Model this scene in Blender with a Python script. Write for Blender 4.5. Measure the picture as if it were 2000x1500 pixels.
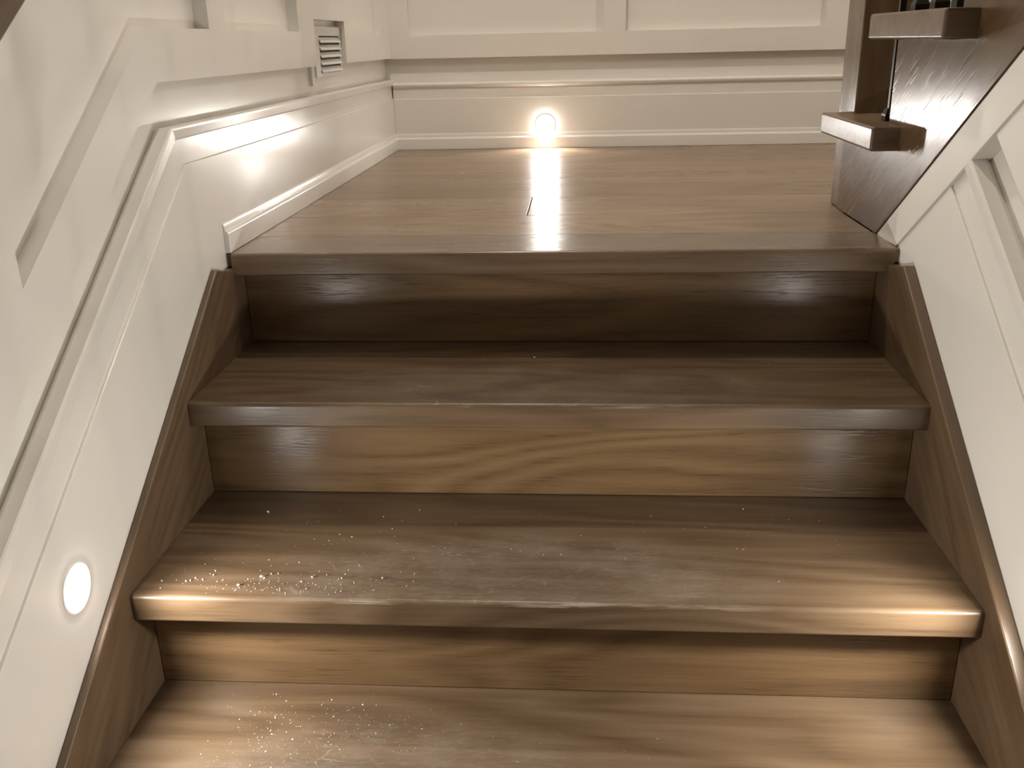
import bpy, bmesh, math, random
from mathutils import Vector, Matrix

for o in list(bpy.data.objects):
    bpy.data.objects.remove(o, do_unlink=True)
scene = bpy.context.scene
C = scene.collection
random.seed(7)

# ------------------------------------------------------------------ camera
def make_camera():
    f_px, pitch, yaw, roll = 1810.04, 0.3542, 0.0754, -0.0236
    loc = Vector((0.0465, -1.6546, 0.3579))
    fw = Vector((-math.sin(yaw) * math.cos(pitch), math.cos(yaw) * math.cos(pitch), -math.sin(pitch)))
    r = Vector((math.cos(yaw), math.sin(yaw), 0))
    u = r.cross(fw)
    r2 = r * math.cos(roll) + u * math.sin(roll)
    u2 = -r * math.sin(roll) + u * math.cos(roll)
    cam = bpy.data.cameras.new('camera')
    cam.sensor_fit = 'HORIZONTAL'
    cam.sensor_width = 36.0
    cam.lens = f_px / 2000.0 * 36.0
    cam.clip_start = 0.02
    ob = bpy.data.objects.new('camera', cam)
    m = Matrix((r2, u2, -fw)).transposed().to_4x4()
    m.translation = loc
    ob.matrix_world = m
    C.objects.link(ob)
    scene.camera = ob
make_camera()

# ------------------------------------------------------------------ world, exposure, room lamps
world = bpy.data.worlds.new('world')
scene.world = world
world.use_nodes = True
world.node_tree.nodes['Background'].inputs[0].default_value = (1.0, 0.915, 0.82, 1)
world.node_tree.nodes['Background'].inputs[1].default_value = 0.03
vs = scene.view_settings
vs.view_transform = 'Standard'
vs.look = 'None'
vs.gamma = 1.0
vs.use_curve_mapping = False
vs.exposure = 1.55

WARM = (1.0, 0.915, 0.81)
STEP_COL = (1.0, 0.96, 0.91)
STEP_STRENGTH = {'left': 40.0, 'right': 40.0, 'back': 45.0}
STEP_BEAM = {'left': 7.6, 'right': 7.6, 'back': 3.4}      # watts of the down-tilted LED beam of each step light
CEIL = 2.45
# ceiling downlights, the hall one an added fill lamp: (x, y, watts, radius, spot angle)
DOWNLIGHTS = {'landing': (-0.2, 0.60, 29.0, 0.035, 160), 'hall': (-0.1, -2.6, 2.0, 0.08, 170)}
SCONCE = (0.11, 1.78, 9.0, 0.018)    # y, z, watts, radius: wall lamp beside the upper flight

# ------------------------------------------------------------------ materials
def new_mat(name):
    m = bpy.data.materials.new(name)
    m.use_nodes = True
    nt = m.node_tree
    b = nt.nodes['Principled BSDF']
    return m, nt, b

def N(nt, t, **kw):
    n = nt.nodes.new(t)
    for k, v in kw.items():
        setattr(n, k, v)
    return n

def ramp(nt, src, stops):
    r = N(nt, 'ShaderNodeValToRGB')
    el = r.color_ramp.elements
    el[0].position, el[0].color = stops[0][0], (*stops[0][1], 1)
    el[1].position, el[1].color = stops[-1][0], (*stops[-1][1], 1)
    for p, c in stops[1:-1]:
        e = el.new(p)
        e.color = (*c, 1)
    nt.links.new(src, r.inputs[0])
    return r.outputs[0]

def math_node(nt, op, a, b=None, clamp=False):
    n = N(nt, 'ShaderNodeMath', operation=op, use_clamp=clamp)
    for i, v in enumerate((a, b)):
        if v is None:
            continue
        if isinstance(v, (int, float)):
            n.inputs[i].default_value = v
        else:
            nt.links.new(v, n.inputs[i])
    return n.outputs[0]

def mix_col(nt, fac, a, b, mode='MIX'):
    n = N(nt, 'ShaderNodeMix', data_type='RGBA', blend_type=mode)
    for idx, v in ((0, fac), (6, a), (7, b)):
        if isinstance(v, (int, float)):
            n.inputs[idx].default_value = v
        elif isinstance(v, tuple):
            n.inputs[idx].default_value = (*v, 1)
        else:
            nt.links.new(v, n.inputs[idx])
    return n.outputs[2]

def noise(nt, vec, scale, detail=4.0, rough=0.55, dist=0.0):
    n = N(nt, 'ShaderNodeTexNoise')
    n.inputs['Scale'].default_value = scale
    n.inputs['Detail'].default_value = detail
    n.inputs['Roughness'].default_value = rough
    n.inputs['Distortion'].default_value = dist
    nt.links.new(vec, n.inputs['Vector'])
    return n.outputs[0]

def paint(name, col, rough=0.28, coat=0.0, bump=0.03, spec=0.5):
    m, nt, b = new_mat(name)
    tc = N(nt, 'ShaderNodeTexCoord')
    n1 = noise(nt, tc.outputs['Object'], 5.0, 3)
    c = mix_col(nt, n1, tuple(v * 0.965 for v in col), tuple(min(1, v * 1.02) for v in col))
    nt.links.new(c, b.inputs['Base Color'])
    n2 = noise(nt, tc.outputs['Object'], 9.0, 4)
    rr = N(nt, 'ShaderNodeMapRange')
    rr.inputs['To Min'].default_value = rough * 0.85
    rr.inputs['To Max'].default_value = rough * 1.2
    nt.links.new(n2, rr.inputs[0])
    nt.links.new(rr.outputs[0], b.inputs['Roughness'])
    b.inputs['Specular IOR Level'].default_value = spec
    b.inputs['Coat Weight'].default_value = coat
    b.inputs['Coat Roughness'].default_value = 0.12
    n3 = noise(nt, tc.outputs['Object'], 260.0, 2)
    n4 = noise(nt, tc.outputs['Object'], 28.0, 2)
    s = math_node(nt, 'ADD', n3, math_node(nt, 'MULTIPLY', n4, 2.0))
    bp = N(nt, 'ShaderNodeBump')
    bp.inputs['Strength'].default_value = bump
    bp.inputs['Distance'].default_value = 0.002
    nt.links.new(s, bp.inputs['Height'])
    nt.links.new(bp.outputs[0], b.inputs['Normal'])
    return m

def wood(name, axis='X', slope=0.0, dark=(0.074, 0.045, 0.0235), mid=(0.122, 0.0775, 0.0425), light=(0.165, 0.111, 0.0655),
         rough=0.33, scuff=0.0, scuff_y=(0, 0), scuff_x=(-0.05, 0.3), top_z=0.0, edge_y=0.0, pores=0.35, coat=0.15, bump=0.28, figure=0.26, spec=0.5):
    m, nt, b = new_mat(name)
    tc = N(nt, 'ShaderNodeTexCoord')
    oi = N(nt, 'ShaderNodeObjectInfo')
    off = N(nt, 'ShaderNodeVectorMath', operation='SCALE')
    off.inputs[0].default_value = (3.1, 5.7, 7.3)
    nt.links.new(oi.outputs['Random'], off.inputs['Scale'])
    add = N(nt, 'ShaderNodeVectorMath', operation='ADD')
    nt.links.new(off.outputs[0], add.inputs[1])
    if slope:
        rot = N(nt, 'ShaderNodeVectorRotate', rotation_type='X_AXIS')
        rot.inputs['Angle'].default_value = slope
        nt.links.new(tc.outputs['Object'], rot.inputs['Vector'])
        nt.links.new(rot.outputs[0], add.inputs[0])
    else:
        nt.links.new(tc.outputs['Object'], add.inputs[0])
    def mapped(along, across):
        mp = N(nt, 'ShaderNodeMapping')
        sc = {'X': (along, across, across), 'Y': (across, along, across), 'Z': (across, across, along)}[axis]
        mp.inputs['Scale'].default_value = sc
        nt.links.new(add.outputs[0], mp.inputs['Vector'])
        return mp.outputs[0]
    # contour bands of a stretched noise read as cathedral figure
    base = noise(nt, mapped(0.9, 5.5), 1.0, 2.0, 0.4)
    k = math_node(nt, 'FRACT', math_node(nt, 'MULTIPLY', base, 13.0))
    tri = math_node(nt, 'ABSOLUTE', math_node(nt, 'SUBTRACT', k, 0.5))
    fig = math_node(nt, 'MULTIPLY', tri, 2.0)
    broad = noise(nt, mapped(1.1, 4.0), 1.0, 3.0, 0.5)
    fine = noise(nt, mapped(4.0, 90.0), 1.0, 4.0, 0.6)
    pore = noise(nt, mapped(16.0, 300.0), 1.0, 2.0, 0.6)
    v = math_node(nt, 'ADD', math_node(nt, 'MULTIPLY', fig, figure),
                  math_node(nt, 'ADD', math_node(nt, 'MULTIPLY', broad, 0.55), math_node(nt, 'MULTIPLY', fine, 0.5)))
    col = ramp(nt, v, [(0.34, dark), (0.63, mid), (0.90, light)])
    pmask = ramp(nt, pore, [(0.30, (1, 1, 1)), (0.46, (0, 0, 0))])
    figmask = ramp(nt, fig, [(0.0, (1, 1, 1)), (0.75, (0.25, 0.25, 0.25))])
    pfac = math_node(nt, 'MULTIPLY', math_node(nt, 'MULTIPLY', pmask, figmask), pores * 1.6, True)
    col = mix_col(nt, math_node(nt, 'MULTIPLY', pfac, 0.5), col, tuple(c * 0.5 for c in dark))
    var = math_node(nt, 'ADD', math_node(nt, 'MULTIPLY', oi.outputs['Random'], 0.22), 0.89)
    cv = N(nt, 'ShaderNodeCombineColor')
    for i in range(3):
        nt.links.new(var, cv.inputs[i])
    col = mix_col(nt, 1.0, col, cv.outputs[0], 'MULTIPLY')
    rgh = math_node(nt, 'ADD', math_node(nt, 'MULTIPLY', noise(nt, mapped(2.0, 9.0), 1.0, 3.0), 0.16), rough - 0.08)
    if scuff > 0:
        sx = N(nt, 'ShaderNodeSeparateXYZ')
        nt.links.new(tc.outputs['Object'], sx.inputs[0])
        dx = math_node(nt, 'DIVIDE', math_node(nt, 'SUBTRACT', sx.outputs[0], scuff_x[0]), scuff_x[1])
        dy = math_node(nt, 'DIVIDE', math_node(nt, 'SUBTRACT', sx.outputs[1], scuff_y[0]), scuff_y[1])
        d2 = math_node(nt, 'ADD', math_node(nt, 'MULTIPLY', dx, dx), math_node(nt, 'MULTIPLY', dy, dy))
        blob = noise(nt, tc.outputs['Object'], 9.0, 4.0, 0.6)
        region = math_node(nt, 'MULTIPLY', math_node(nt, 'SUBTRACT', math_node(nt, 'ADD', 0.75, blob), d2), 1.3, True)
        region = math_node(nt, 'MULTIPLY', region, math_node(nt, 'GREATER_THAN', sx.outputs[2], top_z - 0.003))
        mp = N(nt, 'ShaderNodeMapping')
        mp.inputs['Scale'].default_value = (38, 130, 60)
        nt.links.new(tc.outputs['Object'], mp.inputs['Vector'])
        wear = ramp(nt, noise(nt, mp.outputs[0], 1.0, 6.0, 0.7, 1.2), [(0.46, (0, 0, 0)), (0.72, (1, 1, 1))])
        patch = ramp(nt, noise(nt, tc.outputs['Object'], 11.0, 3.0), [(0.42, (0, 0, 0)), (0.62, (1, 1, 1))])
        vo = N(nt, 'ShaderNodeTexVoronoi', feature='DISTANCE_TO_EDGE')
        vo.inputs['Scale'].default_value = 1.0
        mp2 = N(nt, 'ShaderNodeMapping')
        mp2.inputs['Scale'].default_value = (14, 34, 14)
        wob = N(nt, 'ShaderNodeTexNoise')
        wob.inputs['Scale'].default_value = 7.0
        wob.inputs['Detail'].default_value = 4.0
        nt.links.new(tc.outputs['Object'], wob.inputs['Vector'])
        wv = N(nt, 'ShaderNodeVectorMath', operation='MULTIPLY_ADD')
        wv.inputs[1].default_value = (0.18, 0.10, 0.1)
        nt.links.new(wob.outputs['Color'], wv.inputs[0])
        nt.links.new(tc.outputs['Object'], wv.inputs[2])
        nt.links.new(wv.outputs[0], mp2.inputs['Vector'])
        nt.links.new(mp2.outputs[0], vo.inputs['Vector'])
        scr = ramp(nt, vo.outputs['Distance'], [(0.0, (1, 1, 1)), (0.022, (0, 0, 0))])
        gate = ramp(nt, noise(nt, tc.outputs['Object'], 17.0, 2.0), [(0.55, (0, 0, 0)), (0.68, (1, 1, 1))])
        scr = math_node(nt, 'MULTIPLY', scr, gate)
        film = math_node(nt, 'MULTIPLY', patch, 0.22)
        tot = math_node(nt, 'ADD', math_node(nt, 'ADD', math_node(nt, 'MULTIPLY', wear, 0.34), film),
                        math_node(nt, 'MULTIPLY', scr, 0.85))
        mp3 = N(nt, 'ShaderNodeMapping')
        mp3.inputs['Scale'].default_value = (9, 200, 60)
        nt.links.new(tc.outputs['Object'], mp3.inputs['Vector'])
        ew = ramp(nt, noise(nt, mp3.outputs[0], 1.0, 4.0, 0.7), [(0.50, (0, 0, 0)), (0.66, (1, 1, 1))])
        near = N(nt, 'ShaderNodeMapRange')
        near.inputs['From Min'].default_value = edge_y + 0.0075
        near.inputs['From Max'].default_value = edge_y + 0.003
        nt.links.new(sx.outputs[1], near.inputs[0])
        dxe = math_node(nt, 'SUBTRACT', 1.0, math_node(nt, 'MULTIPLY', dx, dx), True)
        edge = math_node(nt, 'MULTIPLY', math_node(nt, 'MULTIPLY', ew, near.outputs[0]), dxe)
        edge = math_node(nt, 'MULTIPLY', edge, math_node(nt, 'GREATER_THAN', sx.outputs[2], top_z - 0.006))
        fac = math_node(nt, 'MULTIPLY', math_node(nt, 'ADD', math_node(nt, 'MULTIPLY', tot, region), edge), scuff, True)
        col = mix_col(nt, fac, col, (0.34, 0.29, 0.235))
        rgh = math_node(nt, 'ADD', rgh, math_node(nt, 'MULTIPLY', region, 0.18 * scuff))
    nt.links.new(col, b.inputs['Base Color'])
    nt.links.new(rgh, b.inputs['Roughness'])
    b.inputs['Specular IOR Level'].default_value = spec
    b.inputs['Coat Weight'].default_value = coat
    b.inputs['Coat Roughness'].default_value = 0.2
    h = math_node(nt, 'SUBTRACT', math_node(nt, 'MULTIPLY', fine, 0.22), math_node(nt, 'MULTIPLY', pfac, 1.0))
    bp = N(nt, 'ShaderNodeBump')
    bp.inputs['Strength'].default_value = bump
    bp.inputs['Distance'].default_value = 0.0012
    nt.links.new(h, bp.inputs['Height'])
    nt.links.new(bp.outputs[0], b.inputs['Normal'])
    return m

def simple(name, col, rough=0.4, metal=0.0, emit=None, strength=0.0):
    m, nt, b = new_mat(name)
    tc = N(nt, 'ShaderNodeTexCoord')
    n1 = noise(nt, tc.outputs['Object'], 40.0, 2)
    c = mix_col(nt, n1, tuple(v * 0.92 for v in col), col)
    nt.links.new(c, b.inputs['Base Color'])
    b.inputs['Roughness'].default_value = rough
    b.inputs['Metallic'].default_value = metal
    if emit:
        b.inputs['Emission Color'].default_value = (*emit, 1)
        b.inputs['Emission Strength'].default_value = strength
    return m

SLOPE = 0.6783            # pitch of both flights
ANG = math.atan(SLOPE)
M = {}
M['white'] = paint('white_semi_gloss_paint', (0.81, 0.78, 0.73), 0.18, 0.2)
M['white_eggshell'] = paint('white_eggshell_paint', (0.81, 0.78, 0.73), 0.45, 0.0, spec=0.3)
M['ceiling'] = paint('flat_ceiling_paint', (0.80, 0.77, 0.71), 0.8)
M['tread'] = wood('stained_oak_tread', 'X', scuff=0.5, scuff_y=(-0.2, 0.12), scuff_x=(0.0, 0.4), top_z=-0.188, edge_y=-0.2772)
M['tread_worn'] = wood('stained_oak_tread_worn', 'X', scuff=0.75, scuff_y=(-0.49, 0.13), scuff_x=(-0.04, 0.36), top_z=-0.376, edge_y=-0.5544)
M['tread_scuffed'] = wood('stained_oak_tread_scuffed', 'X', scuff=0.6, scuff_y=(-0.72, 0.16), scuff_x=(-0.2, 0.3), top_z=-0.564, edge_y=-0.8316)
M['riser'] = wood('stained_oak_riser', 'X', rough=0.24, pores=0.6, dark=(0.076, 0.043, 0.0195), mid=(0.126, 0.075, 0.035), light=(0.172, 0.107, 0.053))
M['plank'] = wood('stained_oak_plank', 'X', rough=0.29, pores=0.3, coat=0.0, spec=0.4, light=(0.285, 0.203, 0.134), mid=(0.235, 0.160, 0.101), dark=(0.17, 0.112, 0.067))
M['nosing'] = wood('stained_oak_nosing_shaded', 'X', rough=0.27, coat=0.25, dark=(0.105, 0.067, 0.038), mid=(0.160, 0.105, 0.063), light=(0.205, 0.140, 0.088))  # plank wood darkened, putting the shade of its front face into the colour
M['skirt'] = wood('stained_oak_skirt', 'Y', slope=-ANG, rough=0.40, coat=0.0, figure=0.14)
M['stringer'] = wood('stained_oak_stringer', 'Y', slope=ANG, rough=0.24, pores=0.5, coat=0.0, bump=0.16, spec=0.3, figure=0.10, dark=(0.085, 0.049, 0.025), mid=(0.12, 0.072, 0.037), light=(0.15, 0.094, 0.05))
M['post'] = wood('stained_oak_post', 'Z', rough=0.28)
M['iron'] = simple('black_iron', (0.02, 0.02, 0.018), 0.4, 0.6)
M['grille'] = paint('grille_enamel', (0.72, 0.70, 0.66), 0.35, 0.0, 0.01)
M['vent_shade'] = simple('dark_vent_shade', (0.05, 0.045, 0.04), 0.8)  # dark colour stands in for the shade inside the vent
M['salt'] = simple('salt_crystal', (0.85, 0.84, 0.80), 0.15)
M['brass'] = simple('dark_bronze', (0.06, 0.045, 0.03), 0.4, 0.8)

# ------------------------------------------------------------------ mesh helpers
def link(name, bm, mat, parent=None, bevel=0.0, seg=2, kind=None):
    bmesh.ops.recalc_face_normals(bm, faces=bm.faces[:])
    me = bpy.data.meshes.new(name)
    bm.to_mesh(me)
    bm.free()
    me.materials.append(mat)
    o = bpy.data.objects.new(name, me)
    C.objects.link(o)
    if parent:
        o.parent = parent
    if bevel > 0:
        md = o.modifiers.new('bevel', 'BEVEL')
        md.width = bevel
        md.segments = seg
        md.limit_method = 'ANGLE'
        md.angle_limit = math.radians(40)
        for p in me.polygons:
            p.use_smooth = True
        w = o.modifiers.new('normals', 'WEIGHTED_NORMAL')
        w.keep_sharp = True
    if kind:
        o['kind'] = kind
    return o

def add_box(bm, lo, hi):
    vs_ = [bm.verts.new((x, y, z)) for x in (lo[0], hi[0]) for y in (lo[1], hi[1]) for z in (lo[2], hi[2])]
    for f in ((0, 1, 3, 2), (4, 6, 7, 5), (0, 4, 5, 1), (2, 3, 7, 6), (0, 2, 6, 4), (1, 5, 7, 3)):
        bm.faces.new([vs_[i] for i in f])

def box(name, lo, hi, mat, parent=None, bevel=0.0, kind=None):
    bm = bmesh.new()
    add_box(bm, lo, hi)
    return link(name, bm, mat, parent, bevel, kind=kind)

def prism(name, pts, axis, a, b, mat, parent=None, bevel=0.0, kind=None, seg=2):
    """pts: polygon in the other two axes (Y,Z for X; X,Z for Y; X,Y for Z), extruded from a to b."""
    bm = bmesh.new()
    def P(p, t):
        return {'X': (t, p[0], p[1]), 'Y': (p[0], t, p[1]), 'Z': (p[0], p[1], t)}[axis]
    A = [bm.verts.new(P(p, a)) for p in pts]
    B = [bm.verts.new(P(p, b)) for p in pts]
    bm.faces.new(A)
    bm.faces.new(list(reversed(B)))
    n = len(pts)
    for i in range(n):
        j = (i + 1) % n
        bm.faces.new([A[i], A[j], B[j], B[i]])
    return link(name, bm, mat, parent, bevel, kind=kind, seg=seg)

def loft(name, sections, mat, parent=None, kind=None, closed=True):
    """sections: list of equal-length closed loops of 3D points."""
    bm = bmesh.new()
    rows = [[bm.verts.new(p) for p in s] for s in sections]
    n = len(rows[0])
    for r0, r1 in zip(rows, rows[1:]):
        for i in range(n):
            j = (i + 1) % n
            bm.faces.new([r0[i], r0[j], r1[j], r1[i]])
    bm.faces.new(rows[0])
    bm.faces.new(list(reversed(rows[-1])))
    return link(name, bm, mat, parent, kind=kind)

def empty(name, loc, label=None, cat=None, group=None, kind=None):
    o = bpy.data.objects.new(name, None)
    o.location = loc
    C.objects.link(o)
    tag(o, label, cat, group, kind)
    return o

def tag(o, label=None, cat=None, group=None, kind=None):
    if label: o['label'] = label
    if cat: o['category'] = cat
    if group: o['group'] = group
    if kind: o['kind'] = kind
    return o

# parts are modelled in world coordinates; things whose Empty is moved get the inverse on their parts
def settle(root):
    inv = Matrix.Translation(-root.location)
    for ch in root.children:
        ch.matrix_parent_inverse = inv

# ------------------------------------------------------------------ dimensions
W = 0.594                 # half width between the skirt boards
RISE, RUN, OVER, TH = 0.188, 0.2772, 0.054, 0.0422
XL, XR = -0.606, 0.614    # faces of the panelled walls
NSTEP = 5
HALL_Z = -6 * RISE
YB = 1.725                # back of landing floor
YEND = -3.2
XFAR = 1.95
YS = -1.75                # lower end of the sloped panelling

# lines of the panelling: (kink y, level z); below the kink each falls at SLOPE
BASE, BEAD0, BEAD1, LEDGE, BOARD, REC = (-0.118, 0.177), (-0.150, 0.222), (-0.163, 0.236), (-0.165, 0.240), (-0.185, 0.310), (-0.200, 0.390)
RTOP, BTOP = (-0.30, 0.95), (-0.33, 1.05)
def lz(L, y):
    return L[1] if y >= L[0] else L[1] - SLOPE * (L[0] - y)

# ------------------------------------------------------------------ setting: walls
DEEP = 0.026
def tagk(o):
    o['kind'] = 'structure'
    return o

wl = tagk(box('wall_left', (XL - 0.16, YEND, HALL_Z - 0.1), (XL - DEEP, YB + 0.2, CEIL), M['white']))
wl['label'] = 'white panelled wall on the left of the stairs'

def sloped_piece(name, lo, hi, y0, y1, xa, xb, parent, mat=None, bevel=0.0012):
    """part of the sloped panelling between two lines lo/hi for y0<y<y1, spanning the kinks if inside."""
    ys_lo = sorted({y0, y1} | ({lo[0]} if y0 < lo[0] < y1 else set()))
    ys_hi = sorted({y0, y1} | ({hi[0]} if y0 < hi[0] < y1 else set()))
    pts = [(y, lz(lo, y)) for y in ys_lo] + [(y, lz(hi, y)) for y in reversed(ys_hi)]
    return prism(name, pts, 'X', xa, xb, mat or M['white'], parent, bevel)

XD = XL - DEEP
YC = 1.759                # depth of the back wall channel
# lower flat field of the left wall: landing part + sloped part in one board
def field_poly(y_back, y_low):
    low = lambda y: y * SLOPE - 0.45
    return [(y_low, low(y_low)), (y_back, -0.25), (y_back, BASE[1]), (BASE[0], BASE[1]), (y_low, lz(BASE, y_low))]
prism('lower_panel', field_poly(YC, YS), 'X', XD, XL, M['white'], wl, 0.0015)
sloped_piece('panel_band', BASE, BEAD0, YS, YC, XD, XL - 0.004, wl)

def bead_loft(name, side, x_deep, x_front, y_low, y_back, parent, cut=None):
    """rounded cap moulding along the kinked line; side=-1 left wall, +1 right wall."""
    s = -side
    prof = [(0.0, 0.0), (0.35, 0.004), (0.8, 0.004), (1.0, 0.0035), (1.08, 0.002), (1.08, -0.001), (1.0, -0.0145), (0.93, -0.017), (0.0, -0.017)]
    secs = []
    for y in (y_low, None, y_back):
        sec = []
        for t, dz in prof:
            # interpolate the kink along the mitre
            k = BEAD1[0] + (dz / (BEAD0[1] - BEAD1[1])) * (BEAD0[0] - BEAD1[0])
            L = (k, BEAD1[1] + dz)
            yy = k if y is None else y
            sec.append((x_deep + (x_front - x_deep) * t, yy, lz(L, yy)))
        secs.append(sec)
    if cut:
        secs = secs[:1] + [[(p[0], *cut(p)) for p in secs[0]]]
    return loft(name, secs, M['white'] if side < 0 else M['white_eggshell'], parent)
bead_loft('panel_moulding', -1, XD, XL + 0.002, YS, YC, wl)

# upper frame of the left wall: rails and stiles standing proud of recessed panels
sloped_piece('rail', BOARD, REC, YS, 0.628, XD, XL, wl, bevel=0)
prism('rail', [(1.10, 0.31), (YC, 0.31), (YC, 0.385), (1.10, 0.385)], 'X', XD, XL, M['white'], wl)
prism('vent_board', [(0.628, 0.31), (0.763, 0.31), (0.763, 0.42), (1.08, 0.42), (1.08, 0.31), (1.10, 0.31), (1.10, 0.95), (0.628, 0.95)],
      'X', XD, XL, M['white'], wl)
for ya, yb in ((0.063, 0.145), (1.585, YC)):
    prism('stile', [(ya, 0.39 if ya < 1 else 0.385), (yb, 0.39 if ya < 1 else 0.385), (yb, 0.95), (ya, 0.95)], 'X', XD, XL, M['white'], wl)
for ya, yb in ((-0.715, -0.633), (-1.25, -1.17)):
    prism('stile', [(ya, lz(REC, ya)), (yb, lz(REC, yb)), (yb, lz(RTOP, yb)), (ya, lz(RTOP, ya))], 'X', XD, XL, M['white'], wl)
sloped_piece('rail', RTOP, BTOP, YS, YC, XD, XL, wl, bevel=0)
sloped_piece('rail_cap', BTOP, (BTOP[0] - 0.01, BTOP[1] + 0.025), YS, YC, XD, XL + 0.02, wl)

# vent backing in the channel
prism('vent_backing', [(0.772, 0.262), (1.075, 0.262), (1.075, 0.405), (0.772, 0.405)], 'X', XD, XL - 0.018, M['white'], wl)

# back wall
YF = 1.733
wb = tagk(box('wall_back', (XL - 0.16, YC, HALL_Z - 0.1), (XFAR + 0.15, YC + 0.13, CEIL), M['white']))
wb['label'] = 'white panelled wall behind the landing'
def back_piece(name, x0, x1, z0, z1, yf=YF, bevel=0.0):
    return box(name, (x0, yf, z0), (x1, YC, z1), M['white'], wb, bevel)
BX0, BX1 = XL, XFAR
back_piece('lower_panel', BX0, BX1, -0.05, 0.174, bevel=0.0015)
back_piece('panel_band', BX0, BX1, 0.174, 0.212, YF + 0.004)
prof = [(YC, 0.229), (YF + 0.004, 0.227), (YF - 0.002, 0.223), (YF - 0.003, 0.219), (YF, 0.212), (YF + 0.003, 0.209), (YC, 0.209)]
prism('panel_moulding', prof, 'X', BX0, BX1, M['white'], wb, 0.0006)
back_piece('rail', BX0, BX1, 0.308, 0.383)
for xa, xb in ((BX0, -0.539), (0.133, 0.206), (0.873, 0.946), (1.613, BX1)):
    back_piece('stile', xa, xb, 0.383, 0.95)
back_piece('rail', BX0, BX1, 0.95, 1.05)
back_piece('rail_cap', BX0, BX1, 1.05, 1.075, YF - 0.02, 0.002)

# right wall: a triangle under the returning upper flight
def str_low(y):           # lower edge of the upper flight's stringer
    return 0.674 * (0.135 - y)
XDR = XR + DEEP
wr = tagk(prism('wall_right', [(0.17, HALL_Z - 0.1), (0.17, -0.03), (0.135, 0.0), (YEND, str_low(YEND)), (YEND, HALL_Z - 0.1)],
          'X', XDR, XDR + 0.1, M['white_eggshell']))
wr['label'] = 'white panelled wall on the right, under the upper flight'
def border(y):
    return str_low(y) - 0.076
def meet(L):              # where a sloped line meets the border under the stringer
    # L1 - S*(L0-y) = 0.674*(0.135-y) - 0.076
    y = (0.674 * 0.135 - 0.076 - L[1] + SLOPE * L[0]) / (SLOPE + 0.674)
    return y
def rpiece(name, lo, hi, xf, bevel=0.001):
    ya, yb = meet(lo), meet(hi)
    pts = [(YS, lz((9, lo[1] + SLOPE * (9 - lo[0])), YS)), (ya, border(ya)), (yb, border(yb)), (YS, lz((9, hi[1] + SLOPE * (9 - hi[0])), YS))]
    return prism(name, pts, 'X', xf, XDR, M['white_eggshell'], wr, bevel)
yb0 = meet(BASE)
prism('lower_panel', [(YS, SLOPE * YS - 0.45), (0.12, -0.3), (0.12, -0.012), (0.06, border(0.06)), (yb0, border(yb0)), (YS, lz(BASE, YS))],
      'X', XR, XDR, M['white_eggshell'], wr, 0.0015)
prism('stringer_band', [(0.10, -0.002), (0.135, 0.0), (YS, str_low(YS)), (YS, border(YS)), (0.022, border(0.022))], 'X', XR - 0.003, XDR, M['white_eggshell'], wr, 0.0015)
rpiece('panel_band', BASE, BEAD0, XR + 0.004)
bead_loft('panel_moulding', 1, XDR, XR - 0.002, YS, 0, wr,
          cut=lambda p: (lambda L: (meet(L), border(meet(L))))((YS, p[2])))
yb2 = meet(BOARD)
prism('upper_panel', [(YS, lz(BOARD, YS)), (yb2, border(yb2)), (YS, border(YS))], 'X', XR, XDR, M['white_eggshell'], wr, 0.001)

# the rest of the room: floors, ceiling, far walls
tagk(box('wall_far_right', (XFAR, YEND, HALL_Z - 0.1), (XFAR + 0.12, YC, CEIL), M['white']))['label'] = 'white wall on the far side of the upper flight'
tagk(box('ceiling', (XL - 0.16, YEND - 0.12, CEIL), (XFAR + 0.12, YC + 0.13, CEIL + 0.1), M['ceiling']))['label'] = 'white ceiling'
fh = tagk(box('floor_hall', (XL - DEEP, YEND, HALL_Z - 0.08), (XR + DEEP, -4.7 * RUN, HALL_Z), M['plank']))
fh['label'] = 'dark oak floor of the lower hall'

# landing floor of oak planks with a nosing board
fl = tagk(box('floor', (XL - 0.02, 0.07, -0.10), (XFAR, YC, -0.022), M['riser']))
fl['label'] = 'brown oak plank landing at the top of the stairs'
edges = [0.158, 0.372, 0.620, 0.835, 1.060, 1.285, 1.510, 1.732]
joints = [[0.72], [-0.065, 1.3], [1.05], [1.5], [1.12], [1.3], [1.2]]
g = 0.0008
for i in range(len(edges) - 1):
    xs = [XL] + [j for j in joints[i]] + [XFAR - 0.002]
    if i == 0:
        xs = [XL, XR - 0.005]
    for xa, xb in zip(xs, xs[1:]):
        box('plank', (xa + g, edges[i] + g, -0.020), (xb - g, edges[i + 1] - g, 0.0), M['plank'], fl, 0.0012)
# nosing: full width on top, notched round the skirts below
nb = bmesh.new()
def nose_profile(y_front, y_back, z_top, th, r=0.007):
    p = [(y_back, z_top)]
    for i in range(5):
        a = math.pi / 2 * i / 4
        p.append((y_front + r - r * math.sin(a), z_top - r + r * math.cos(a)))
    for i in range(4):
        a = math.pi / 2 * i / 3
        q = 0.004
        p.append((y_front + q - q * math.cos(a), z_top - th + q - q * math.sin(a)))
    p += [(y_back, z_top - th)]
    return p
def smooth_nosing(o):
    for p in o.data.polygons:
        p.use_smooth = len(p.vertices) == 4
    w = o.modifiers.new('normals', 'WEIGHTED_NORMAL')
    w.keep_sharp = True
    o.data.set_sharp_from_angle(angle=math.radians(50))
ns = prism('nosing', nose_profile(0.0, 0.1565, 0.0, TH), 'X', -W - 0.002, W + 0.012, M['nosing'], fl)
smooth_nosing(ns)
prism('nosing_return', nose_profile(0.004, 0.1565, -0.0012, 0.026, 0.004), 'X', XL + 0.0005, -W - 0.002, M['skirt'], fl)
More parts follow.
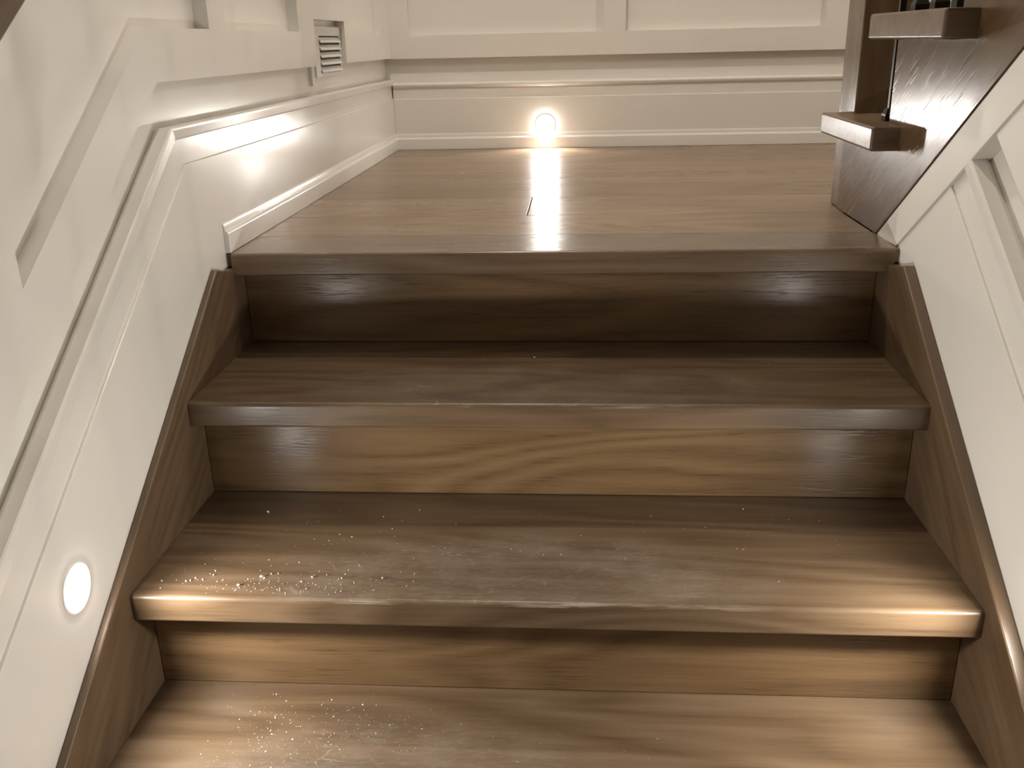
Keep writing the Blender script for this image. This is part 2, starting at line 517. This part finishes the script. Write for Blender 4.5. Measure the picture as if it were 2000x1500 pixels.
prism('nosing_return', nose_profile(0.0035, 0.1565, -0.0005, 0.026, 0.004), 'X', W + 0.012, XR - 0.001, M['plank'], fl)

# baseboards of the landing
bp_ = [(0.0, 0.0), (0.0095, 0.0), (0.0095, 0.034), (0.0075, 0.039), (0.004, 0.041), (0.003, 0.050), (0.001, 0.055), (0.0, 0.055)]
bl = prism('baseboard_left', [(p[0] + XL, p[1] + 0.0005) for p in bp_], 'Y', 0.004, YF - 0.002, M['white'], None, 0.0006, 'structure')
bl['label'] = 'low white baseboard along the left side of the landing'
bb = prism('baseboard_back', [(YF - p[0], p[1] + 0.0005) for p in bp_], 'X', XL + 0.0005, XFAR - 0.002, M['white'], None, 0.0006, 'structure')
bb['label'] = 'low white baseboard along the back of the landing'

# ------------------------------------------------------------------ lower staircase
st = empty('staircase', (0, -NSTEP * RUN, HALL_Z), 'wide dark stained oak staircase climbing to the landing between white walls', 'staircase')
mats = {1: 'tread', 2: 'tread_worn', 3: 'tread_scuffed'}
for k in range(1, NSTEP + 1):
    yf, zt = -k * RUN, -k * RISE
    t = prism('tread', nose_profile(yf, -(k - 1) * RUN + OVER + 0.01, zt, TH), 'X', -W + 0.0006, W - 0.0006, M[mats.get(k, 'tread')], st)
    smooth_nosing(t)
for k in range(1, NSTEP + 2):
    zt = -(k - 1) * RISE - TH
    box('riser', (-W + 0.0006, -(k - 1) * RUN + OVER, -k * RISE + 0.0008), (W - 0.0006, -(k - 1) * RUN + OVER + 0.018, zt - 0.0005), M['riser'], st, 0.001)
def skirt(name, xa, xb):
    top = lambda y: y * SLOPE + 0.040
    yt = -0.055
    ylow = -(NSTEP + 1) * RUN + 0.1
    pts = [(0.075, -0.043), (0.0, -0.027), (yt + 0.03, -0.0265), (yt - 0.022, top(yt - 0.022)), (ylow, top(ylow)), (ylow, HALL_Z + 0.001), (-4.6 * RUN, HALL_Z + 0.001), (0.075, -0.35)]
    return prism(name, pts, 'X', xa, xb, M['skirt'], st, 0.0028, seg=3)
skirt('skirt_board', XL + 0.0004, -W).name = 'skirt_board'
skirt('skirt_board', W, XR - 0.0004)
settle(st)

# ------------------------------------------------------------------ upper staircase (returns towards the viewer on the right)
U_R = 0.186
XS = 0.609
NU = 8
us = empty('staircase', (1.2, 0.36, 0.0), 'upper oak flight at right with open stringer and tread ends poking out', 'staircase')
utop = lambda n: 0.203 + U_R * (n - 1)
pts = [(0.42, 0.0008), (0.42, utop(1) - TH - 0.0005)]
for n in range(1, NU):
    yr = 0.131 - RUN * (n - 1)
    pts += [(yr, utop(n) - TH - 0.0005), (yr, utop(n + 1) - TH - 0.0005)]
yend = 0.131 - RUN * (NU - 2) - 0.2
pts += [(yend, utop(NU) - TH - 0.0005), (yend, str_low(yend) + 0.001), (0.135, 0.0008)]
prism('stringer', pts, 'X', XS, XS + 0.035, M['stringer'], us, 0.0015)
for n in range(1, NU + 1):
    y1 = 0.422 - RUN * (n - 1)
    y0 = y1 - 0.361 if n < NU else y1 - 0.345
    zt = utop(n)
    x0 = 0.560
    # end overhanging the stringer
    pr = [(x0, y0), (XS + 0.04, y0), (XS + 0.04, y0 + 0.07), (XFAR - 0.003, y0 + 0.07), (XFAR - 0.003, y1), (x0, y1)]
    prism('tread', pr, 'Z', zt - TH, zt, M['tread'], us, 0.005, seg=3)
for n in range(1, NU + 1):
    yr = 0.405 - RUN * (n - 1)
    zb = (utop(n - 1) if n > 1 else 0.0) + 0.0005
    box('riser', (XS + 0.036, yr - 0.018, zb), (XFAR - 0.004, yr, utop(n) - TH - 0.0005), M['riser'], us, 0.001)
settle(us)

# railing of the upper flight
rl = empty('railing', (0.626, 0.39, 0.0), 'oak newel post and thin black balusters beside the upper flight at right', 'railing')
nw = prism('newel_post', [(0.612, 0.368), (0.708, 0.368), (0.708, 0.486), (0.612, 0.486)], 'Z', 0.0006, 1.28, M['post'], rl, 0.003)
prism('newel_cap', [(0.602, 0.358), (0.718, 0.358), (0.718, 0.496), (0.602, 0.496)], 'Z', 1.28, 1.31, M['post'], rl, 0.006)
rail_z = lambda y: 1.13 + 0.671 * (0.368 - y)
yh = 0.36 - RUN * NU
sec = []
for y in (0.368, yh):
    sec.append([(0.604, y, rail_z(y)), (0.664, y, rail_z(y)), (0.664, y, rail_z(y) + 0.05), (0.649, y, rail_z(y) + 0.065), (0.619, y, rail_z(y) + 0.065), (0.604, y, rail_z(y) + 0.05)])
loft('handrail', sec, M['stringer'], rl)
for n in range(1, NU + 1):
    for j in range(2 if n == 1 else 0, 3):
        y = 0.3668 - 0.0924 * j - RUN * (n - 1)
        zt = utop(n) + 0.0004
        s = 0.0052
        b_ = prism('baluster', [(0.626 - s, y - s), (0.626 + s, y - s), (0.626 + s, y + s), (0.626 - s, y + s)], 'Z', zt, rail_z(y), M['iron'], rl)
        bm = bmesh.new()
        q0, q1 = 0.012, 0.008
        lo = [bm.verts.new((0.626 + a * q0, y + c * q0, zt)) for a, c in ((-1, -1), (1, -1), (1, 1), (-1, 1))]
        md = [bm.verts.new((0.626 + a * q0, y + c * q0, zt + 0.012)) for a, c in ((-1, -1), (1, -1), (1, 1), (-1, 1))]
        hi = [bm.verts.new((0.626 + a * q1, y + c * q1, zt + 0.022)) for a, c in ((-1, -1), (1, -1), (1, 1), (-1, 1))]
        for r0, r1 in ((lo, md), (md, hi)):
            for i in range(4):
                bm.faces.new([r0[i], r0[(i + 1) % 4], r1[(i + 1) % 4], r1[i]])
        bm.faces.new(lo); bm.faces.new(hi)
        so = link('baluster_shoe', bm, M['iron'])
        so.parent = b_
settle(rl)

# ------------------------------------------------------------------ wall handrail, upper left corner
hr = empty('handrail', (-0.56, -1.2, 0.02), 'brown wooden handrail on the left wall, just entering the top left corner', 'handrail')
hz = lambda y: 0.405 + 0.674 * (y + 0.634)
secs = []
for y in (-0.30, -1.50):
    z = hz(y)
    secs.append([(-0.572, y, z + 0.010), (-0.565, y, z), (-0.540, y, z), (-0.532, y, z + 0.010), (-0.532, y, z + 0.042), (-0.540, y, z + 0.054), (-0.565, y, z + 0.054), (-0.572, y, z + 0.042)])
loft('rail', secs, M['skirt'], hr)
for y in (-0.42, -1.15):
    z = hz(y)
    zw = z - 0.05
    bm = bmesh.new()
    add_box(bm, (-0.560, y - 0.006, z - 0.05), (-0.548, y + 0.006, z + 0.004))
    add_box(bm, (XL + 0.004, y - 0.006, z - 0.056), (-0.548, y + 0.006, z - 0.044))
    add_box(bm, (XL - (0.0 if y < -0.5 else 0.0), y - 0.02, z - 0.08), (XL + 0.005, y + 0.02, z - 0.02))
    link('bracket', bm, M['brass'], hr, 0.001)
settle(hr)

# ------------------------------------------------------------------ floor vent grille in the left wall
XV = XL - 0.018
vt = empty('wall_vent', (XV, 0.93, 0.28), 'small white louvred air vent set in the left wall panelling', 'vent')
bm = bmesh.new()
ya, yb, za, zb = 0.80, 1.072, 0.281, 0.404
sa, sb, s0, s1 = 0.845, 1.060, 0.291, 0.382
xo = XV + 0.005
add_box(bm, (XV + 0.0003, ya, s1), (xo, yb, zb))
add_box(bm, (XV + 0.0003, ya, za), (xo, yb, s0))
add_box(bm, (XV + 0.0003, ya, s0), (xo, sa, s1))
add_box(bm, (XV + 0.0003, sb, s0), (xo, yb, s1))
link('frame', bm, M['grille'], vt)
box('vent_shade_sheet', (XV + 0.0002, sa, s0), (XV + 0.0008, sb, s1), M['vent_shade'], vt)  # thin dark sheet that paints the shade behind the slats
for i in range(5):
    z = s0 + 0.002 + (s1 - s0) * i / 5
    prism('slat', [(XV + 0.001, z + 0.0115), (XV + 0.0022, z + 0.0125), (xo + 0.005, z + 0.0015), (xo + 0.005, z - 0.001), (xo + 0.003, z - 0.001)], 'Y', sa + 0.0005, sb - 0.0005, M['grille'], vt)
settle(vt)

# ------------------------------------------------------------------ round step lights
def step_light(key, pos, normal, label, dome=0.0045, tilt=0.30):
    root = empty('step_light', pos, label, 'light', 'round step lights')
    n = Vector(normal)
    q = n.to_track_quat('Z', 'Y').to_matrix().to_4x4()
    def rev(name, prof, mat, seg=40):
        bm = bmesh.new()
        rows = []
        for r, h in prof:
            rows.append([bm.verts.new((r * math.cos(2 * math.pi * i / seg), r * math.sin(2 * math.pi * i / seg), h)) for i in range(seg)])
        for r0, r1 in zip(rows, rows[1:]):
            for i in range(seg):
                bm.faces.new([r0[i], r0[(i + 1) % seg], r1[(i + 1) % seg], r1[i]])
        if len(prof) > 1 and prof[-1][0] < 0.003:
            bm.faces.new(rows[-1])
        bmesh.ops.transform(bm, matrix=q, verts=bm.verts[:])
        o = link(name, bm, mat, root)
        for p in o.data.polygons:
            p.use_smooth = True
        return o
    rev('trim_ring', [(0.036, 0.0002), (0.036, 0.0007), (0.0355, 0.0010), (0.0300, 0.0010), (0.0290, 0.0006), (0.0290, 0.0002)], M['white'])
    em = simple('step_lens_' + key, (0.9, 0.9, 0.88), 0.3, 0.0, STEP_COL, STEP_STRENGTH[key])
    rev('lens', [(0.0285, 0.0004), (0.0280, 0.3 * dome), (0.0255, 0.58 * dome), (0.0205, 0.79 * dome), (0.012, 0.95 * dome), (0.001, dome)], em)
    ld = bpy.data.lights.new('step_beam', 'SPOT')
    ld.energy = STEP_BEAM[key]
    ld.color = STEP_COL
    ld.shadow_soft_size = 0.012
    ld.spot_size = math.radians(150)
    ld.spot_blend = 0.75
    lo = bpy.data.objects.new('beam', ld)
    lo.location = n * (dome + 0.0015)
    d = n + Vector((0, 0, -tilt))
    lo.rotation_euler = d.to_track_quat('-Z', 'Y').to_euler()
    C.objects.link(lo)
    lo.parent = root
    return root
step_light('left', (XL, -0.652, -0.300), (1, 0, 0), 'glowing round step light low on the left wall')
step_light('right', (XR, -0.652, -0.290), (-1, 0, 0), 'glowing round step light on the right wall at the frame edge')
step_light('back', (-0.070, YF, 0.080), (0, -1, 0), 'glowing round step light above the landing on the back wall', 0.0095, 0.6)

# ------------------------------------------------------------------ ceiling downlights (above the frame, the hall one added as fill)
for key, (x, y, watts, rad, ang) in DOWNLIGHTS.items():
    root = empty('downlight', (x, y, CEIL), 'recessed ceiling downlight above the ' + {'landing': 'landing', 'hall': 'lower hall, an added unseen fill light'}[key], 'light')
    bm = bmesh.new()
    rows = [[bm.verts.new((r * math.cos(2 * math.pi * i / 32), r * math.sin(2 * math.pi * i / 32), h)) for i in range(32)]
            for r, h in ((0.075, -0.0003), (0.073, -0.004), (0.055, -0.004), (0.053, -0.0003))]
    for r0, r1 in zip(rows, rows[1:]):
        for i in range(32):
            bm.faces.new([r0[i], r0[(i + 1) % 32], r1[(i + 1) % 32], r1[i]])
    link('trim_ring', bm, M['ceiling'], root)
    ld = bpy.data.lights.new('downlight_lamp', 'SPOT')
    ld.energy = watts
    ld.color = WARM
    ld.shadow_soft_size = rad
    ld.spot_size = math.radians(ang)
    ld.spot_blend = 0.6
    lo_ = bpy.data.objects.new('lamp', ld)
    lo_.location = (0, 0, -0.012)
    C.objects.link(lo_)
    lo_.parent = root

# wall lamp on the far side of the upper flight (right of the frame)
sc = empty('wall_sconce', (XFAR, SCONCE[0], SCONCE[1]), 'small wall lamp beside the upper flight', 'light')
box('backplate', (XFAR - 0.012, SCONCE[0] - 0.05, SCONCE[1] - 0.15), (XFAR - 0.0005, SCONCE[0] + 0.05, SCONCE[1] - 0.05), M['brass'], sc, 0.002)
box('arm', (XFAR - 0.13, SCONCE[0] - 0.008, SCONCE[1] - 0.108), (XFAR - 0.012, SCONCE[0] + 0.008, SCONCE[1] - 0.092), M['brass'], sc, 0.002)
box('lamp_holder', (XFAR - 0.145, SCONCE[0] - 0.015, SCONCE[1] - 0.112), (XFAR - 0.115, SCONCE[0] + 0.015, SCONCE[1] - 0.04), M['brass'], sc, 0.003)
settle(sc)
ld = bpy.data.lights.new('sconce_bulb', 'POINT')
ld.energy = SCONCE[2]
ld.color = WARM
ld.shadow_soft_size = SCONCE[3]
lo_ = bpy.data.objects.new('bulb', ld)
lo_.location = (-0.13, 0, 0)
C.objects.link(lo_)
lo_.parent = sc

# ------------------------------------------------------------------ grains of salt on the treads
def salt(spots, label):
    """spots: (x, y, z, size)"""
    bm = bmesh.new()
    rnd = random.Random(len(spots))
    for x, y, z, s in spots:
        rot = Matrix.Rotation(rnd.uniform(0, 6.28), 3, Vector((rnd.uniform(-1, 1), rnd.uniform(-1, 1), rnd.uniform(0.2, 1))).normalized())
        sc = Vector((s * rnd.uniform(0.7, 1.2), s * rnd.uniform(0.7, 1.2), s * rnd.uniform(0.6, 0.9)))
        vs_ = []
        for v in ((1, 0, 0), (-1, 0, 0), (0, 1, 0), (0, -1, 0), (0, 0, 1), (0, 0, -1)):
            p = rot @ Vector((v[0] * sc.x, v[1] * sc.y, v[2] * sc.z)) * 0.5
            vs_.append(bm.verts.new((x + p.x, y + p.y, z + s * 0.32 + p.z)))
        for a, b, c in ((0, 2, 4), (2, 1, 4), (1, 3, 4), (3, 0, 4), (2, 0, 5), (1, 2, 5), (3, 1, 5), (0, 3, 5)):
            bm.faces.new([vs_[a], vs_[b], vs_[c]])
    o = link('salt_grains', bm, M['salt'])
    tag(o, label, 'salt', None, 'stuff')
    return o

rs = random.Random(11)
def scatter(n, cx, cy, sx, sy, z, s0, s1, xl=(-0.585, 0.585), yl=(-9, 9)):
    out = []
    while len(out) < n:
        x, y = rs.gauss(cx, sx), rs.gauss(cy, sy)
        if xl[0] < x < xl[1] and yl[0] < y < yl[1]:
            s = s0 + (s1 - s0) * rs.random() ** 3
            out.append((x, y, z, s))
    return out
z2, y2 = -2 * RISE, (-0.545, -0.235)
sp = scatter(70, -0.43, -0.515, 0.07, 0.025, z2, 0.0012, 0.0038, yl=y2)
sp += scatter(60, -0.33, -0.525, 0.07, 0.018, z2, 0.0010, 0.0026, yl=y2)
sp += scatter(60, -0.35, -0.42, 0.14, 0.06, z2, 0.0008, 0.0022, yl=y2)
sp += scatter(90, 0.05, -0.36, 0.27, 0.07, z2, 0.0007, 0.0020, yl=y2)
sp += [(-0.472, -0.300, z2, 0.005), (-0.418, -0.500, z2, 0.0065), (-0.445, -0.523, z2, 0.0055), (-0.492, -0.497, z2, 0.004)]
salt(sp, 'scattered white salt grains on the middle tread near the left step light')
z3, y3 = -3 * RISE, (-0.82, -0.51)
sp = scatter(170, -0.37, -0.625, 0.06, 0.045, z3, 0.0010, 0.0032, yl=y3)
sp += scatter(90, -0.24, -0.590, 0.05, 0.03, z3, 0.0008, 0.0022, yl=y3)
sp += scatter(60, -0.28, -0.66, 0.09, 0.05, z3, 0.0008, 0.0025, yl=y3)
sp += scatter(70, 0.0, -0.64, 0.25, 0.07, z3, 0.0006, 0.0018, yl=y3)
salt(sp, 'dense patch of salt grains on the lowest tread in view')
z1, y1_ = -RISE, (-0.265, 0.045)
sp = scatter(26, 0.0, -0.10, 0.3, 0.08, z1, 0.0007, 0.0020, yl=y1_)
sp += [(-0.033, -0.045, z1, 0.0042)]
salt(sp, 'a few stray salt grains on the tread just below the landing')
